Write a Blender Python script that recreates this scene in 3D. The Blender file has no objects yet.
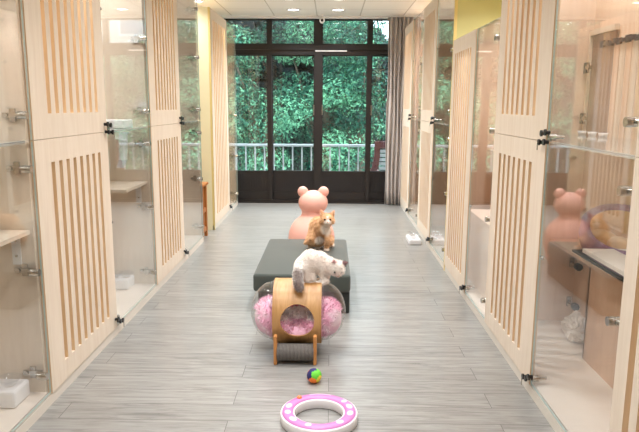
import bpy, bmesh, math, random
from mathutils import Vector, Matrix
import numpy as np
random.seed(7); np.random.seed(7)
PI = math.pi
S = bpy.context.scene
COL = S.collection

# ------------------------------------------------------------------ helpers
class MB:
    """collects shapes; build() links them as ONE mesh object"""
    def __init__(s): s.v=[]; s.f=[]; s.m=[]; s.sm=[]
    def add(s, vs, fs, mi=0, sm=False):
        b=len(s.v); s.v += [tuple(v) for v in vs]
        for f in fs: s.f.append(tuple(b+i for i in f)); s.m.append(mi); s.sm.append(sm)
        return s
    def box(s, x0,x1,y0,y1,z0,z1, mi=0):
        if x0>x1: x0,x1=x1,x0
        if y0>y1: y0,y1=y1,y0
        vs=[(x,y,z) for z in (z0,z1) for y in (y0,y1) for x in (x0,x1)]
        return s.add(vs,[(0,2,3,1),(4,5,7,6),(0,1,5,4),(2,6,7,3),(0,4,6,2),(1,3,7,5)],mi)
    def bar(s, p0,p1,r0,r1=None,n=16,mi=0,caps=True,sm=True):
        r1 = r0 if r1 is None else r1
        p0=Vector(p0);p1=Vector(p1);d=(p1-p0).normalized()
        a=d.orthogonal().normalized(); b=d.cross(a)
        vs=[];
        for p,r in ((p0,r0),(p1,r1)):
            for i in range(n):
                t=2*PI*i/n; vs.append(p+(a*math.cos(t)+b*math.sin(t))*r)
        s.add(vs,[(i,(i+1)%n,n+(i+1)%n,n+i) for i in range(n)],mi,sm)
        if caps: s.add(vs,[tuple(range(n-1,-1,-1)),tuple(range(n,2*n))],mi)
        return s
    def tube(s, pts, r, n=10, mi=0):
        for i in range(len(pts)-1): s.bar(pts[i],pts[i+1],r,n=n,mi=mi)
        return s
    def lathe(s, prof, c=(0,0,0), n=32, mi=0, axis='z', sm=True):
        vs=[];k=len(prof)
        for i in range(n):
            t=2*PI*i/n
            for r,h in prof:
                u,w=r*math.cos(t),r*math.sin(t)
                p={'z':(u,w,h),'y':(u,h,w),'x':(h,u,w)}[axis]
                vs.append((c[0]+p[0],c[1]+p[1],c[2]+p[2]))
        fs=[]
        for i in range(n):
            j=(i+1)%n
            for q in range(k-1): fs.append((i*k+q,j*k+q,j*k+q+1,i*k+q+1))
        return s.add(vs,fs,mi,sm)
    def ball(s, c, rx, ry=None, rz=None, mi=0, nu=24, nv=14, rot=None):
        ry=rx if ry is None else ry; rz=rx if rz is None else rz
        vs=[];fs=[]
        for j in range(nv+1):
            ph=PI*j/nv
            for i in range(nu):
                t=2*PI*i/nu
                p=Vector((rx*math.sin(ph)*math.cos(t),ry*math.sin(ph)*math.sin(t),rz*math.cos(ph)))
                if rot is not None: p=rot@p
                vs.append(p+Vector(c))
        for j in range(nv):
            for i in range(nu):
                k=(i+1)%nu
                fs.append((j*nu+i,(j+1)*nu+i,(j+1)*nu+k,j*nu+k))
        return s.add(vs,fs,mi,True)
    def cap(s, p0,p1,r0,r1,step=.25,mi=0):
        """tapered limb made of overlapping balls (to be remeshed)"""
        p0=Vector(p0);p1=Vector(p1);L=(p1-p0).length
        n=max(2,int(L/(min(r0,r1)*step))+1)
        for i in range(n+1):
            t=i/n; s.ball(p0.lerp(p1,t),r0+(r1-r0)*t,nu=14,nv=8,mi=mi)
        return s
    def prism(s, poly, a0, a1, axis='x', mi=0):
        n=len(poly);vs=[]
        for a in (a0,a1):
            for u,w in poly: vs.append({'x':(a,u,w),'y':(u,a,w),'z':(u,w,a)}[axis])
        fs=[(i,(i+1)%n,n+(i+1)%n,n+i) for i in range(n)]+[tuple(range(n-1,-1,-1)),tuple(range(n,2*n))]
        return s.add(vs,fs,mi)
    def build(s, name, mats, parent=None, org=None, bevel=0, fixn=True):
        me=bpy.data.meshes.new(name)
        o=bpy.data.objects.new(name,me); COL.objects.link(o)
        if org is None: org = ORG.get(parent.name,(0,0,0)) if parent else (0,0,0)
        ORG[o.name]=tuple(org)
        me.from_pydata([(v[0]-org[0],v[1]-org[1],v[2]-org[2]) for v in s.v],[],s.f)
        me.polygons.foreach_set('material_index',s.m); me.polygons.foreach_set('use_smooth',s.sm)
        if fixn:
            bm=bmesh.new(); bm.from_mesh(me); bmesh.ops.recalc_face_normals(bm,faces=bm.faces[:]); bm.to_mesh(me); bm.free()
        me.update()
        for m in (mats if isinstance(mats,(list,tuple)) else [mats]): me.materials.append(m)
        if parent: o.parent=parent
        else: o.location=org
        if bevel:
            b=o.modifiers.new('bevel','BEVEL'); b.width=bevel; b.segments=2; b.limit_method='ANGLE'
        return o
ORG={}
def tag(o,label,cat,group=None,kind=None):
    o['label']=label; o['category']=cat
    if group:o['group']=group
    if kind:o['kind']=kind
    return o
def thing(name,label,cat,loc,group=None):
    o=bpy.data.objects.new(name,None); COL.objects.link(o); o.location=loc; o.empty_display_size=.1
    ORG[o.name]=tuple(loc); return tag(o,label,cat,group)
def struct(o): o['kind']='structure'; return o

def bake(o):
    """apply an object's modifiers into its mesh"""
    dg=bpy.context.evaluated_depsgraph_get()
    me=bpy.data.meshes.new_from_object(o.evaluated_get(dg))
    o.modifiers.clear(); old=o.data; nm=old.name; o.data=me; bpy.data.meshes.remove(old); me.name=nm
    return o

# ------------------------------------------------------------------ materials
def lin(r,g,b):
    f=lambda c:(c/255/12.92) if c/255<=.04045 else ((c/255+.055)/1.055)**2.4
    return (f(r),f(g),f(b),1)
def newmat(n):
    m=bpy.data.materials.new(n); m.use_nodes=True
    nt=m.node_tree; return m,nt,nt.nodes['Principled BSDF']
def N(nt,t,**k):
    n=nt.nodes.new(t)
    for a,b in k.items():
        if a in n.inputs.keys(): n.inputs[a].default_value=b
        else: setattr(n,a,b)
    return n
def plain(n,c,rough=.5,metal=0,var=.06,scale=30,bump=0,coat=0,sheen=0,spec=.5):
    m,nt,p=newmat(n)
    tc=N(nt,'ShaderNodeTexCoord'); no=N(nt,'ShaderNodeTexNoise',Scale=scale,Detail=4)
    nt.links.new(tc.outputs['Object'],no.inputs['Vector'])
    mx=N(nt,'ShaderNodeMix',data_type='RGBA'); A=lin(*c)
    mx.inputs[6].default_value=tuple(max(0,x*(1-var)) for x in A[:3])+(1,)
    mx.inputs[7].default_value=tuple(min(1,x*(1+var)) for x in A[:3])+(1,)
    nt.links.new(no.outputs['Fac'],mx.inputs[0]); nt.links.new(mx.outputs[2],p.inputs['Base Color'])
    p.inputs['Roughness'].default_value=rough; p.inputs['Metallic'].default_value=metal
    p.inputs['Coat Weight'].default_value=coat; p.inputs['Sheen Weight'].default_value=sheen
    p.inputs['Specular IOR Level'].default_value=spec
    if bump:
        b=N(nt,'ShaderNodeBump',Strength=bump,Distance=.004); nt.links.new(no.outputs['Fac'],b.inputs['Height']); nt.links.new(b.outputs[0],p.inputs['Normal'])
    return m
def wood(n,c1,c2,sc=(14,14,1.2),rough=.5,spec=.3):
    m,nt,p=newmat(n)
    tc=N(nt,'ShaderNodeTexCoord'); mp=N(nt,'ShaderNodeMapping'); mp.inputs['Scale'].default_value=sc
    nt.links.new(tc.outputs['Object'],mp.inputs[0])
    a=N(nt,'ShaderNodeTexNoise',Scale=2.2,Detail=6,Roughness=.6,Distortion=.6); nt.links.new(mp.outputs[0],a.inputs['Vector'])
    r=N(nt,'ShaderNodeValToRGB'); r.color_ramp.elements[0].position=.3; r.color_ramp.elements[1].position=.7
    r.color_ramp.elements[0].color=lin(*c2); r.color_ramp.elements[1].color=lin(*c1)
    nt.links.new(a.outputs['Fac'],r.inputs[0]); nt.links.new(r.outputs[0],p.inputs['Base Color'])
    p.inputs['Roughness'].default_value=rough; p.inputs['Specular IOR Level'].default_value=spec
    return m
def glassmat(n,tint=(1,1,1),f0=.045,grough=0.0,haze=0.0,hazec=(.9,.9,.9)):
    """thin clear sheet: see-through plus a Schlick mirror, same from both faces"""
    m=bpy.data.materials.new(n); m.use_nodes=True; nt=m.node_tree; nt.nodes.clear()
    out=N(nt,'ShaderNodeOutputMaterial'); tr=N(nt,'ShaderNodeBsdfTransparent',Color=(*tint,1)); gl=N(nt,'ShaderNodeBsdfGlossy',Roughness=grough,Color=(1,1,1,1))
    ge=N(nt,'ShaderNodeNewGeometry'); dt=N(nt,'ShaderNodeVectorMath',operation='DOT_PRODUCT')
    nt.links.new(ge.outputs['Normal'],dt.inputs[0]); nt.links.new(ge.outputs['Incoming'],dt.inputs[1])
    ab=N(nt,'ShaderNodeMath',operation='ABSOLUTE'); nt.links.new(dt.outputs['Value'],ab.inputs[0])
    su=N(nt,'ShaderNodeMath',operation='SUBTRACT'); su.inputs[0].default_value=1; nt.links.new(ab.outputs[0],su.inputs[1])
    pw=N(nt,'ShaderNodeMath',operation='POWER'); nt.links.new(su.outputs[0],pw.inputs[0]); pw.inputs[1].default_value=5
    ma=N(nt,'ShaderNodeMath',operation='MULTIPLY_ADD'); nt.links.new(pw.outputs[0],ma.inputs[0]); ma.inputs[1].default_value=1-f0; ma.inputs[2].default_value=f0
    mx=N(nt,'ShaderNodeMixShader'); nt.links.new(ma.outputs[0],mx.inputs[0])
    base=tr.outputs[0]
    if haze:
        di=N(nt,'ShaderNodeBsdfDiffuse',Color=(*hazec,1)); m2=N(nt,'ShaderNodeMixShader'); m2.inputs[0].default_value=haze
        nt.links.new(tr.outputs[0],m2.inputs[1]); nt.links.new(di.outputs[0],m2.inputs[2]); base=m2.outputs[0]
    nt.links.new(base,mx.inputs[1]); nt.links.new(gl.outputs[0],mx.inputs[2]); nt.links.new(mx.outputs[0],out.inputs[0])
    return m
def emit(n,c,st):
    m=bpy.data.materials.new(n); m.use_nodes=True; nt=m.node_tree; nt.nodes.clear()
    out=N(nt,'ShaderNodeOutputMaterial'); e=N(nt,'ShaderNodeEmission',Color=(*c,1),Strength=st); nt.links.new(e.outputs[0],out.inputs[0]); return m
def attrmat(n,attr,rough=.8,sheen=.0,bump=0.0,spec=.2,bscale=120):
    m,nt,p=newmat(n); a=N(nt,'ShaderNodeAttribute',attribute_name=attr)
    nt.links.new(a.outputs['Color'],p.inputs['Base Color']); p.inputs['Roughness'].default_value=rough
    p.inputs['Sheen Weight'].default_value=sheen; p.inputs['Specular IOR Level'].default_value=spec
    if bump:
        tc=N(nt,'ShaderNodeTexCoord'); no=N(nt,'ShaderNodeTexNoise',Scale=bscale,Detail=3); nt.links.new(tc.outputs['Object'],no.inputs['Vector'])
        b=N(nt,'ShaderNodeBump',Strength=bump,Distance=.004); nt.links.new(no.outputs['Fac'],b.inputs['Height']); nt.links.new(b.outputs[0],p.inputs['Normal'])
    return m

M={}
M['maple']=wood('pale_maple',(236,222,204),(226,209,189))
M['maple_in']=wood('maple_interior',(240,215,193),(230,202,178))
M['cream_end']=plain('cream_yellow_paint',(244,234,196),.6,var=.02)
M['yellow_edge']=plain('yellow_edge',(232,208,136),.6,var=.03)
M['ply_edge']=wood('cut_plywood_edge',(234,204,166),(222,186,144))
M['peach']=wood('peach_wood',(226,190,160),(214,176,146))
M['maple_pale']=wood('maple_pale_interior',(238,224,207),(229,213,194))
M['plinth']=plain('pale_plinth',(222,214,202),.5,var=.03)
M['white_board']=plain('white_board',(240,229,217),.35,var=.02)
M['glass']=glassmat('cabinet_glass',(.984,.986,.982))
M['glass_edge']=plain('green_glass_edge',(196,212,206),.15,var=.03)
M['shelf_glass']=glassmat('frosted_glass_shelf',(.94,.97,.96),f0=.045,grough=.08,haze=.28,hazec=(.88,.9,.9))
M['winglass']=glassmat('window_glass',(.93,.97,.96))
M['chrome']=plain('brushed_metal',(190,186,178),.25,metal=1,var=.05)
M['black']=plain('black_plastic',(18,18,20),.35,var=.1)
M['white_pl']=plain('white_plastic',(238,238,240),.35,var=.02)
M['frame']=plain('dark_brown_aluminium',(30,24,22),.5,var=.08,scale=12)
M['panel']=plain('dark_brown_panel',(27,21,20),.55,var=.1,scale=12)
M['yellow']=plain('yellow_wall_paint',(204,198,138),.7,var=.02,scale=6)
M['wallw']=plain('white_wall_paint',(236,230,220),.7,var=.02,scale=6)
M['curtain']=plain('taupe_curtain',(196,188,184),.85,var=.06,scale=60,sheen=.2)
M['railw']=plain('pale_grey_rail',(186,188,190),.4,var=.04)
M['concrete']=plain('concrete',(150,148,142),.85,var=.1,scale=8)
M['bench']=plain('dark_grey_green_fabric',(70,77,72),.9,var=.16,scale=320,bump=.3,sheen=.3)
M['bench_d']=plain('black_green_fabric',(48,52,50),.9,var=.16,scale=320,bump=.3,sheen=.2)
M['oak']=wood('honey_plywood',(212,168,114),(174,126,74),sc=(13,2.2,1.6),rough=.4,spec=.4)
M['oak_leg']=wood('honey_leg',(206,146,88),(186,124,70),sc=(20,20,3),rough=.4)
M['rackwood']=wood('orange_wood',(186,122,62),(150,90,42),sc=(20,20,3),rough=.45)
M['pink_bear']=plain('salmon_pink_plastic',(246,186,170),.45,var=.015,scale=4,spec=.4)
M['acrylic']=glassmat('clear_acrylic',(.95,.95,.955),f0=.06,haze=.02)
M['purple']=plain('purple_plush',(126,78,118),.95,var=.15,scale=120,bump=.4,sheen=.4)
M['tan']=plain('tan_plush',(226,184,138),.95,var=.2,scale=40,bump=.4,sheen=.3)
M['brown']=plain('brown_panel',(150,126,112),.2,var=.03)
M['towel']=plain('white_towel',(238,230,222),.95,var=.04,scale=90,bump=.8)
M['dark_trim']=plain('dark_navy_trim',(44,42,56),.8,var=.2,scale=60)
M['pinktoy']=plain('pink_translucent_plastic',(198,124,184),.35,var=.04,scale=20,coat=.1)
M['whitetoy']=plain('white_toy_plastic',(240,236,236),.35,var=.02)
M['sticker']=plain('pearl_print',(236,206,230),.3,var=.06,scale=60)
M['orangeball']=plain('orange_plastic',(240,140,84),.35,var=.03)
M['maroon']=plain('maroon_paint',(96,44,48),.5,var=.08)
M['lamp']=emit('lamp_face',(1,.97,.92),7)
M['bark']=plain('bark',(84,70,56),.9,var=.3,scale=12,bump=.6)
M['ground']=plain('street_ground',(92,98,92),.95,var=.25,scale=1.2)
M['facade']=plain('pale_render',(178,170,165),.9,var=.05,scale=2)
M['facade_band']=plain('pink_grey_render',(150,132,126),.9,var=.06,scale=2)
M['bglass']=plain('dark_infill',(92,104,116),.12,var=.1,scale=2)
M['roll']=None

# floor planks
def floor_mat():
    m,nt,p=newmat('grey_plank_floor')
    tc=N(nt,'ShaderNodeTexCoord')
    br=N(nt,'ShaderNodeTexBrick',offset=.37,offset_frequency=2)
    br.inputs['Scale'].default_value=1; br.inputs['Brick Width'].default_value=1.22; br.inputs['Row Height'].default_value=.152
    br.inputs['Mortar Size'].default_value=.0013; br.inputs['Mortar Smooth'].default_value=.2; br.inputs['Bias'].default_value=0
    br.inputs['Color1'].default_value=(0,0,0,1); br.inputs['Color2'].default_value=(1,1,1,1); br.inputs['Mortar'].default_value=(.5,.5,.5,1)
    nt.links.new(tc.outputs['Object'],br.inputs['Vector'])
    # per plank shift of the grain
    ad=N(nt,'ShaderNodeVectorMath',operation='MULTIPLY_ADD'); ad.inputs[1].default_value=(7,9,5)
    nt.links.new(br.outputs['Color'],ad.inputs[0]); nt.links.new(tc.outputs['Object'],ad.inputs[2])
    mp=N(nt,'ShaderNodeMapping'); mp.inputs['Scale'].default_value=(1.6,22,1); nt.links.new(ad.outputs[0],mp.inputs[0])
    g=N(nt,'ShaderNodeTexNoise',Scale=2.0,Detail=8,Roughness=.68,Distortion=1.1); nt.links.new(mp.outputs[0],g.inputs['Vector'])
    r=N(nt,'ShaderNodeValToRGB'); e=r.color_ramp.elements
    e[0].position=.28; e[0].color=lin(108,107,103); e[1].position=.66; e[1].color=lin(164,163,159)
    x=e.new(.47); x.color=lin(143,141,137)
    nt.links.new(g.outputs['Fac'],r.inputs[0])
    hs=N(nt,'ShaderNodeHueSaturation'); nt.links.new(r.outputs[0],hs.inputs['Color'])
    mr=N(nt,'ShaderNodeMapRange'); mr.inputs['To Min'].default_value=.93; mr.inputs['To Max'].default_value=1.05
    nt.links.new(br.outputs['Color'],mr.inputs['Value']); nt.links.new(mr.outputs[0],hs.inputs['Value'])
    mx=N(nt,'ShaderNodeMix',data_type='RGBA'); mx.inputs[7].default_value=lin(66,63,60)
    nt.links.new(br.outputs['Fac'],mx.inputs[0]); nt.links.new(hs.outputs[0],mx.inputs[6])
    nt.links.new(mx.outputs[2],p.inputs['Base Color'])
    rr=N(nt,'ShaderNodeMapRange'); rr.inputs['To Min'].default_value=.24; rr.inputs['To Max'].default_value=.36
    nt.links.new(g.outputs['Fac'],rr.inputs['Value']); nt.links.new(rr.outputs[0],p.inputs['Roughness'])
    p.inputs['Specular IOR Level'].default_value=.8
    return m
M['floor']=floor_mat()
def ceil_mat():
    m,nt,p=newmat('ceiling_tiles')
    tc=N(nt,'ShaderNodeTexCoord')
    br=N(nt,'ShaderNodeTexBrick',offset=0.0)
    br.inputs['Scale'].default_value=1; br.inputs['Brick Width'].default_value=.585; br.inputs['Row Height'].default_value=.6
    br.inputs['Mortar Size'].default_value=.008; br.inputs['Mortar Smooth'].default_value=.1
    br.inputs['Color1'].default_value=lin(248,247,243); br.inputs['Color2'].default_value=lin(244,243,239); br.inputs['Mortar'].default_value=lin(206,204,198)
    mp=N(nt,'ShaderNodeMapping'); mp.inputs['Location'].default_value=(.785+.585*6,.15+.6*10,0)
    nt.links.new(tc.outputs['Object'],mp.inputs[0]); nt.links.new(mp.outputs[0],br.inputs['Vector'])
    nt.links.new(br.outputs['Color'],p.inputs['Base Color']); p.inputs['Roughness'].default_value=.8
    return m
M['ceil']=ceil_mat()
def roll_mat():
    m,nt,p=newmat('grey_sisal')
    tc=N(nt,'ShaderNodeTexCoord'); w=N(nt,'ShaderNodeTexWave',Scale=42,Distortion=2.5,Detail=3); w.inputs['Detail Scale'].default_value=4
    nt.links.new(tc.outputs['Object'],w.inputs['Vector'])
    r=N(nt,'ShaderNodeValToRGB'); r.color_ramp.elements[0].color=lin(80,76,73); r.color_ramp.elements[1].color=lin(138,132,127)
    nt.links.new(w.outputs['Fac'],r.inputs[0]); nt.links.new(r.outputs[0],p.inputs['Base Color']); p.inputs['Roughness'].default_value=.95
    b=N(nt,'ShaderNodeBump',Strength=.8,Distance=.004); nt.links.new(w.outputs['Fac'],b.inputs['Height']); nt.links.new(b.outputs[0],p.inputs['Normal'])
    return m
M['roll']=roll_mat()
def leaf_mat(n,c1,c2,c3):
    m,nt,p=newmat(n)
    a=N(nt,'ShaderNodeAttribute',attribute_name='leaf')
    r=N(nt,'ShaderNodeValToRGB'); e=r.color_ramp.elements
    e[0].color=lin(*c1); e[1].color=lin(*c3); x=e.new(.5); x.color=lin(*c2)
    nt.links.new(a.outputs['Fac'],r.inputs[0]); nt.links.new(r.outputs[0],p.inputs['Base Color']); p.inputs['Roughness'].default_value=.5
    p.inputs['Specular IOR Level'].default_value=.3
    tr=N(nt,'ShaderNodeBsdfTranslucent'); nt.links.new(r.outputs[0],tr.inputs['Color'])
    mx=N(nt,'ShaderNodeMixShader'); mx.inputs[0].default_value=.3
    nt.links.new(p.outputs[0],mx.inputs[1]); nt.links.new(tr.outputs[0],mx.inputs[2]); nt.links.new(mx.outputs[0],nt.nodes['Material Output'].inputs[0])
    return m
M['leaf']=leaf_mat('blue_green_leaves',(9,38,33),(42,104,80),(136,198,152))
M['leafdark']=leaf_mat('dark_green_leaves',(5,20,23),(11,34,34),(22,54,48))

# ------------------------------------------------------------------ camera (pixel frame 639 x 432)
CX,CY=319.5,216.; HC=1.4
vp=(331-CX,105-CY); vv=(300-CX,3700-CY)
FPX=math.sqrt(-(vp[0]*vv[0]+vp[1]*vv[1]))
cy_=Vector((vp[0],-vp[1],FPX)).normalized(); cz_=-Vector((vv[0],-vv[1],FPX)).normalized(); cx_=-cy_.cross(cz_)
if cx_.x<0: cx_=-cx_
cam=bpy.data.cameras.new('camera'); co=bpy.data.objects.new('camera',cam); COL.objects.link(co)
R=Matrix((cx_,cy_,cz_))          # world = R @ (right, up, forward)
right=R@Vector((1,0,0)); up=R@Vector((0,1,0)); fw=R@Vector((0,0,1))
mw=Matrix.Identity(4)
for i,c in enumerate((right,up,-fw)):
    for j in range(3): mw[j][i]=c[j]
mw.translation=(0,0,HC); co.matrix_world=mw
cam.sensor_width=36; cam.lens=FPX/639*36; cam.clip_start=.05; cam.clip_end=200
S.camera=co
def P(px,py,x=None,y=None,z=None):
    d=R@Vector((px-CX,-(py-CY),FPX))
    t = x/d.x if x is not None else y/d.y if y is not None else (z-HC)/d.z
    return Vector((0,0,HC))+d*t

# ------------------------------------------------------------------ room shell
XL,XR=-1.30,.985           # cabinet fronts
ZC=2.60; YW=8.9; WL,WR=-2.35,1.62; YB=-2.6
struct(MB().box(WL-.1,WR+.1,YB-.1,YW+.12,-.12,0).build('floor',M['floor']))
struct(MB().box(WL-.1,WR+.1,YB-.1,YW+.12,ZC,ZC+.1).build('ceiling',M['ceil']))
struct(MB().box(WL-.1,WL,YB,YW,0,ZC).build('wall_left',M['yellow']))
struct(MB().box(WR,WR+.1,YB,YW,0,ZC).build('wall_right',M['yellow']))
struct(MB().box(WL,WR,YB-.1,YB,0,ZC).build('wall_back',M['wallw']))
struct(MB().box(WL,WR,YW-.06,YW-.001,ZC-.035,ZC).build('trim_1',M['white_pl']))

# window wall: four bays, sliding doors with dark lower panels, transom lights above
MUL=[(-2.35,-2.27),(-1.50,-1.44),(-.89,-.835),(-.235,-.13),(.505,.56),(1.12,1.17),(1.55,1.62)]
bays=[(MUL[i][1],MUL[i+1][0]) for i in range(len(MUL)-1)]
wf=MB()
for a,b in MUL: wf.box(a,b,YW,YW+.1,0,ZC)
wf.box(WL,WR,YW-.005,YW+.1,2.085,2.225); wf.box(WL,WR,YW,YW+.1,2.555,ZC); wf.box(WL,WR,YW-.005,YW+.1,0,.045)
wf.box(WL,WR,YW-.03,YW,2.15,2.17); wf.box(WL,WR,YW-.03,YW,0,.02)
w=struct(wf.build('window_1',M['frame']))
for k,(a,b) in enumerate(bays):
    s_=MB(); 
    for (x0,x1,z0,z1) in ((a,a+.012,2.225,2.555),(b-.012,b,2.225,2.555),(a,b,2.225,2.238),(a,b,2.546,2.555)): s_.box(x0,x1,YW+.02,YW+.06,z0,z1)
    s_=s_.build('transom_sash',M['frame'],w)
    MB().box(a+.01,b-.01,YW+.038,YW+.043,2.236,2.548).build('pane',M['winglass'],s_)
for k,(a,b) in enumerate(bays):
    yy=YW+.012 if k%2 else YW+.05
    d=MB()
    for (x0,x1,z0,z1) in ((a-.012,a+.012,.045,2.085),(b-.012,b+.012,.045,2.085),(a,b,2.07,2.085),(a,b,.425,.465),(a,b,.045,.16)): d.box(x0,x1,yy,yy+.035,z0,z1)
    d=struct(d.build('door_%d'%(k+1),M['frame']))
    MB().box(a+.01,b-.01,yy+.015,yy+.02,.463,2.072).build('pane',M['winglass'],d)
    g=MB(); n=int((b-a-.05)/.034); st=(b-a-.05)/n
    g.box(a+.006,b-.006,yy+.012,yy+.024,.15,.44)
    for i in range(n): g.box(a+.028+i*st,a+.025+(i+.8)*st,yy+.006,yy+.012,.165,.42)
    g.build('lower_panel',M['panel'],d)
    if k in (2,3,4):
        hx=a+.008 if k!=2 else b-.008
        MB().box(hx-.008,hx+.008,yy-.012,yy,1.26,1.40).build('pull_handle',M['chrome'],d)
# white bar on transom
tag(MB().box(-.225,.215,YW-.022,YW-.006,2.128,2.146).build('track_bar',M['white_pl'],org=(0,YW-.022,2.13),bevel=.003),'slim white bar fixed on the dark transom above the middle window doors','bar')

# ------------------------------------------------------------------ lamps
def downlight(x,y,label,r=.085,warm=False,power=10,group='recessed ceiling lights over the aisle'):
    t=thing('downlight',label,'ceiling light',(x,y,ZC),group)
    MB().lathe([(r*.80,ZC+.001),(r*.86,ZC-.010),(r*1.12,ZC-.008),(r*1.16,ZC-.0005)],(x,y,0)).build('trim_ring',M['white_pl'],t)
    MB().lathe([(.0001,ZC-.004),(r*.85,ZC-.004)],(x,y,0)).build('diffuser',M['lamp'],t)
    l=bpy.data.lights.new('downlight_lamp','AREA'); l.shape='DISK'; l.size=r*2; l.energy=power; l.spread=math.radians(125)
    l.color=(1,.86,.6) if warm else (.97,.98,1.0)
    lo=bpy.data.objects.new('downlight_lamp',l); COL.objects.link(lo); lo.location=(x,y,ZC-.02)
    return t
PW=8.5; CW=6.5
rows=[8.28,7.45,6.2,4.9,3.6,2.3,1.0,-.6]
words=['right by the window top','second row from the window','third row from the window','fourth row from the window','fifth row from the window','sixth row from the window','seventh row from the window','row farthest from the window']
for y,wd in zip(rows,words):
    for x,sd in ((-.49,'left'),(.08,'right')):
        downlight(x,y,'round white ceiling downlight, %s, %s of its pair'%(wd,sd),power=PW*(1.25 if y>6 else 1))
for k,y in enumerate((1.9,3.1,4.1,5.3,6.52)):  # added lamp row, brightens the left cabinet interiors and the cream end panel
    downlight(-1.58,y,'added white downlight above the left cabinets, %s from the front'%('first','second','third','fourth','fifth')[k],power=CW,group='added ceiling lights above the cabinets')
for k,y in enumerate((1.0,2.4,3.35,4.4,5.6,8.2)):  # added lamp row, fills the dark interiors of the right cabinets
    downlight(1.27,y,'added white downlight above the right cabinets, %s from the front'%('first','second','third','fourth','fifth','sixth')[k],power=CW*(2.6 if k==3 else .75 if k in (1,2) else 1.3),group='added ceiling lights above the cabinets')
downlight(-1.6,7.65,'round warm downlight in the ceiling above the cream-ended left cabinet',warm=True,power=14,group=None)
downlight(1.36,7.3,'added unseen warm downlight above the right cabinets',warm=True,power=14,group=None)  # unseen lamp, added for the yellow glow by the right cabinets

# ------------------------------------------------------------------ cat cabinets
DEP=.55
def hinge(mb,X,s,yp,z,ydir):
    """clamp hinge: boss on the glass (in front and behind) and an arm on the side panel"""
    mb.bar((X(-.012),yp+ydir*.045,z),(X(.028),yp+ydir*.045,z),.017,n=14,mi=0)
    mb.bar((X(.012),yp+ydir*.030,z),(X(.05),yp+ydir*.016,z),.010,n=10,mi=0)
    mb.box(X(.028),X(.115),yp,yp+ydir*.014,z-.010,z+.010,0)
    mb.box(X(.06),X(.085),yp,yp+ydir*.009,z-.028,z+.028,0)
    mb.bar((X(.098),yp+ydir*.0,z),(X(.098),yp+ydir*.02,z),.009,n=10,mi=0)
def lockset(mb,X,y,z,ydir,two=True):
    # black knobs in front of the door edge, chrome clamp on the glass
    for dz,dy in ((.022,-.045),(.016,.005),(-.022,-.035),(-.026,.03)) if two else ((.012,-.04),(-.012,-.005),(-.02,.035)):
        mb.bar((X(-.001),y+dy,z+dz),(X(-.018),y+dy,z+dz),.009,n=12,mi=0)
        mb.bar((X(-.018),y+dy,z+dz),(X(-.026),y+dy,z+dz),.0145,n=14,mi=0)
    mb.box(X(-.030),X(-.027),y+.026,y+.034,z-.062,z-.03,1)
    mb.bar((X(.0),y+ydir*.03,z),(X(.03),y+ydir*.03,z),.016,n=12,mi=1)
    mb.bar((X(.03),y+ydir*.03,z-.0),(X(.07),y+ydir*.03,z),.009,n=10,mi=1)
def slat_door(X,y0,y1,z0,z1,m_near,m_far,slots,m_bot,m_top,ns=8):
    mb=MB(); a,b=X(0),X(.021)
    ya,yb=y0+m_near,y1-m_far; za,zb=z0+m_bot,z1-m_top
    mb.box(a,b,y0,ya,z0,z1); mb.box(a,b,yb,y1,z0,z1); mb.box(a,b,ya,yb,z0,za); mb.box(a,b,ya,yb,zb,z1)
    p=(yb-ya)/(ns-.5+.0); sw=p*.46; gap=(yb-ya-sw*ns)/(ns-1)
    for i in range(ns-1):
        y=ya+sw+i*(gap+sw); mb.box(a,b,y,y+gap,za,zb)
    for k in range(0,len(mb.m),6): mb.m[k+2]=mb.m[k+3]=1
    return mb
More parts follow.
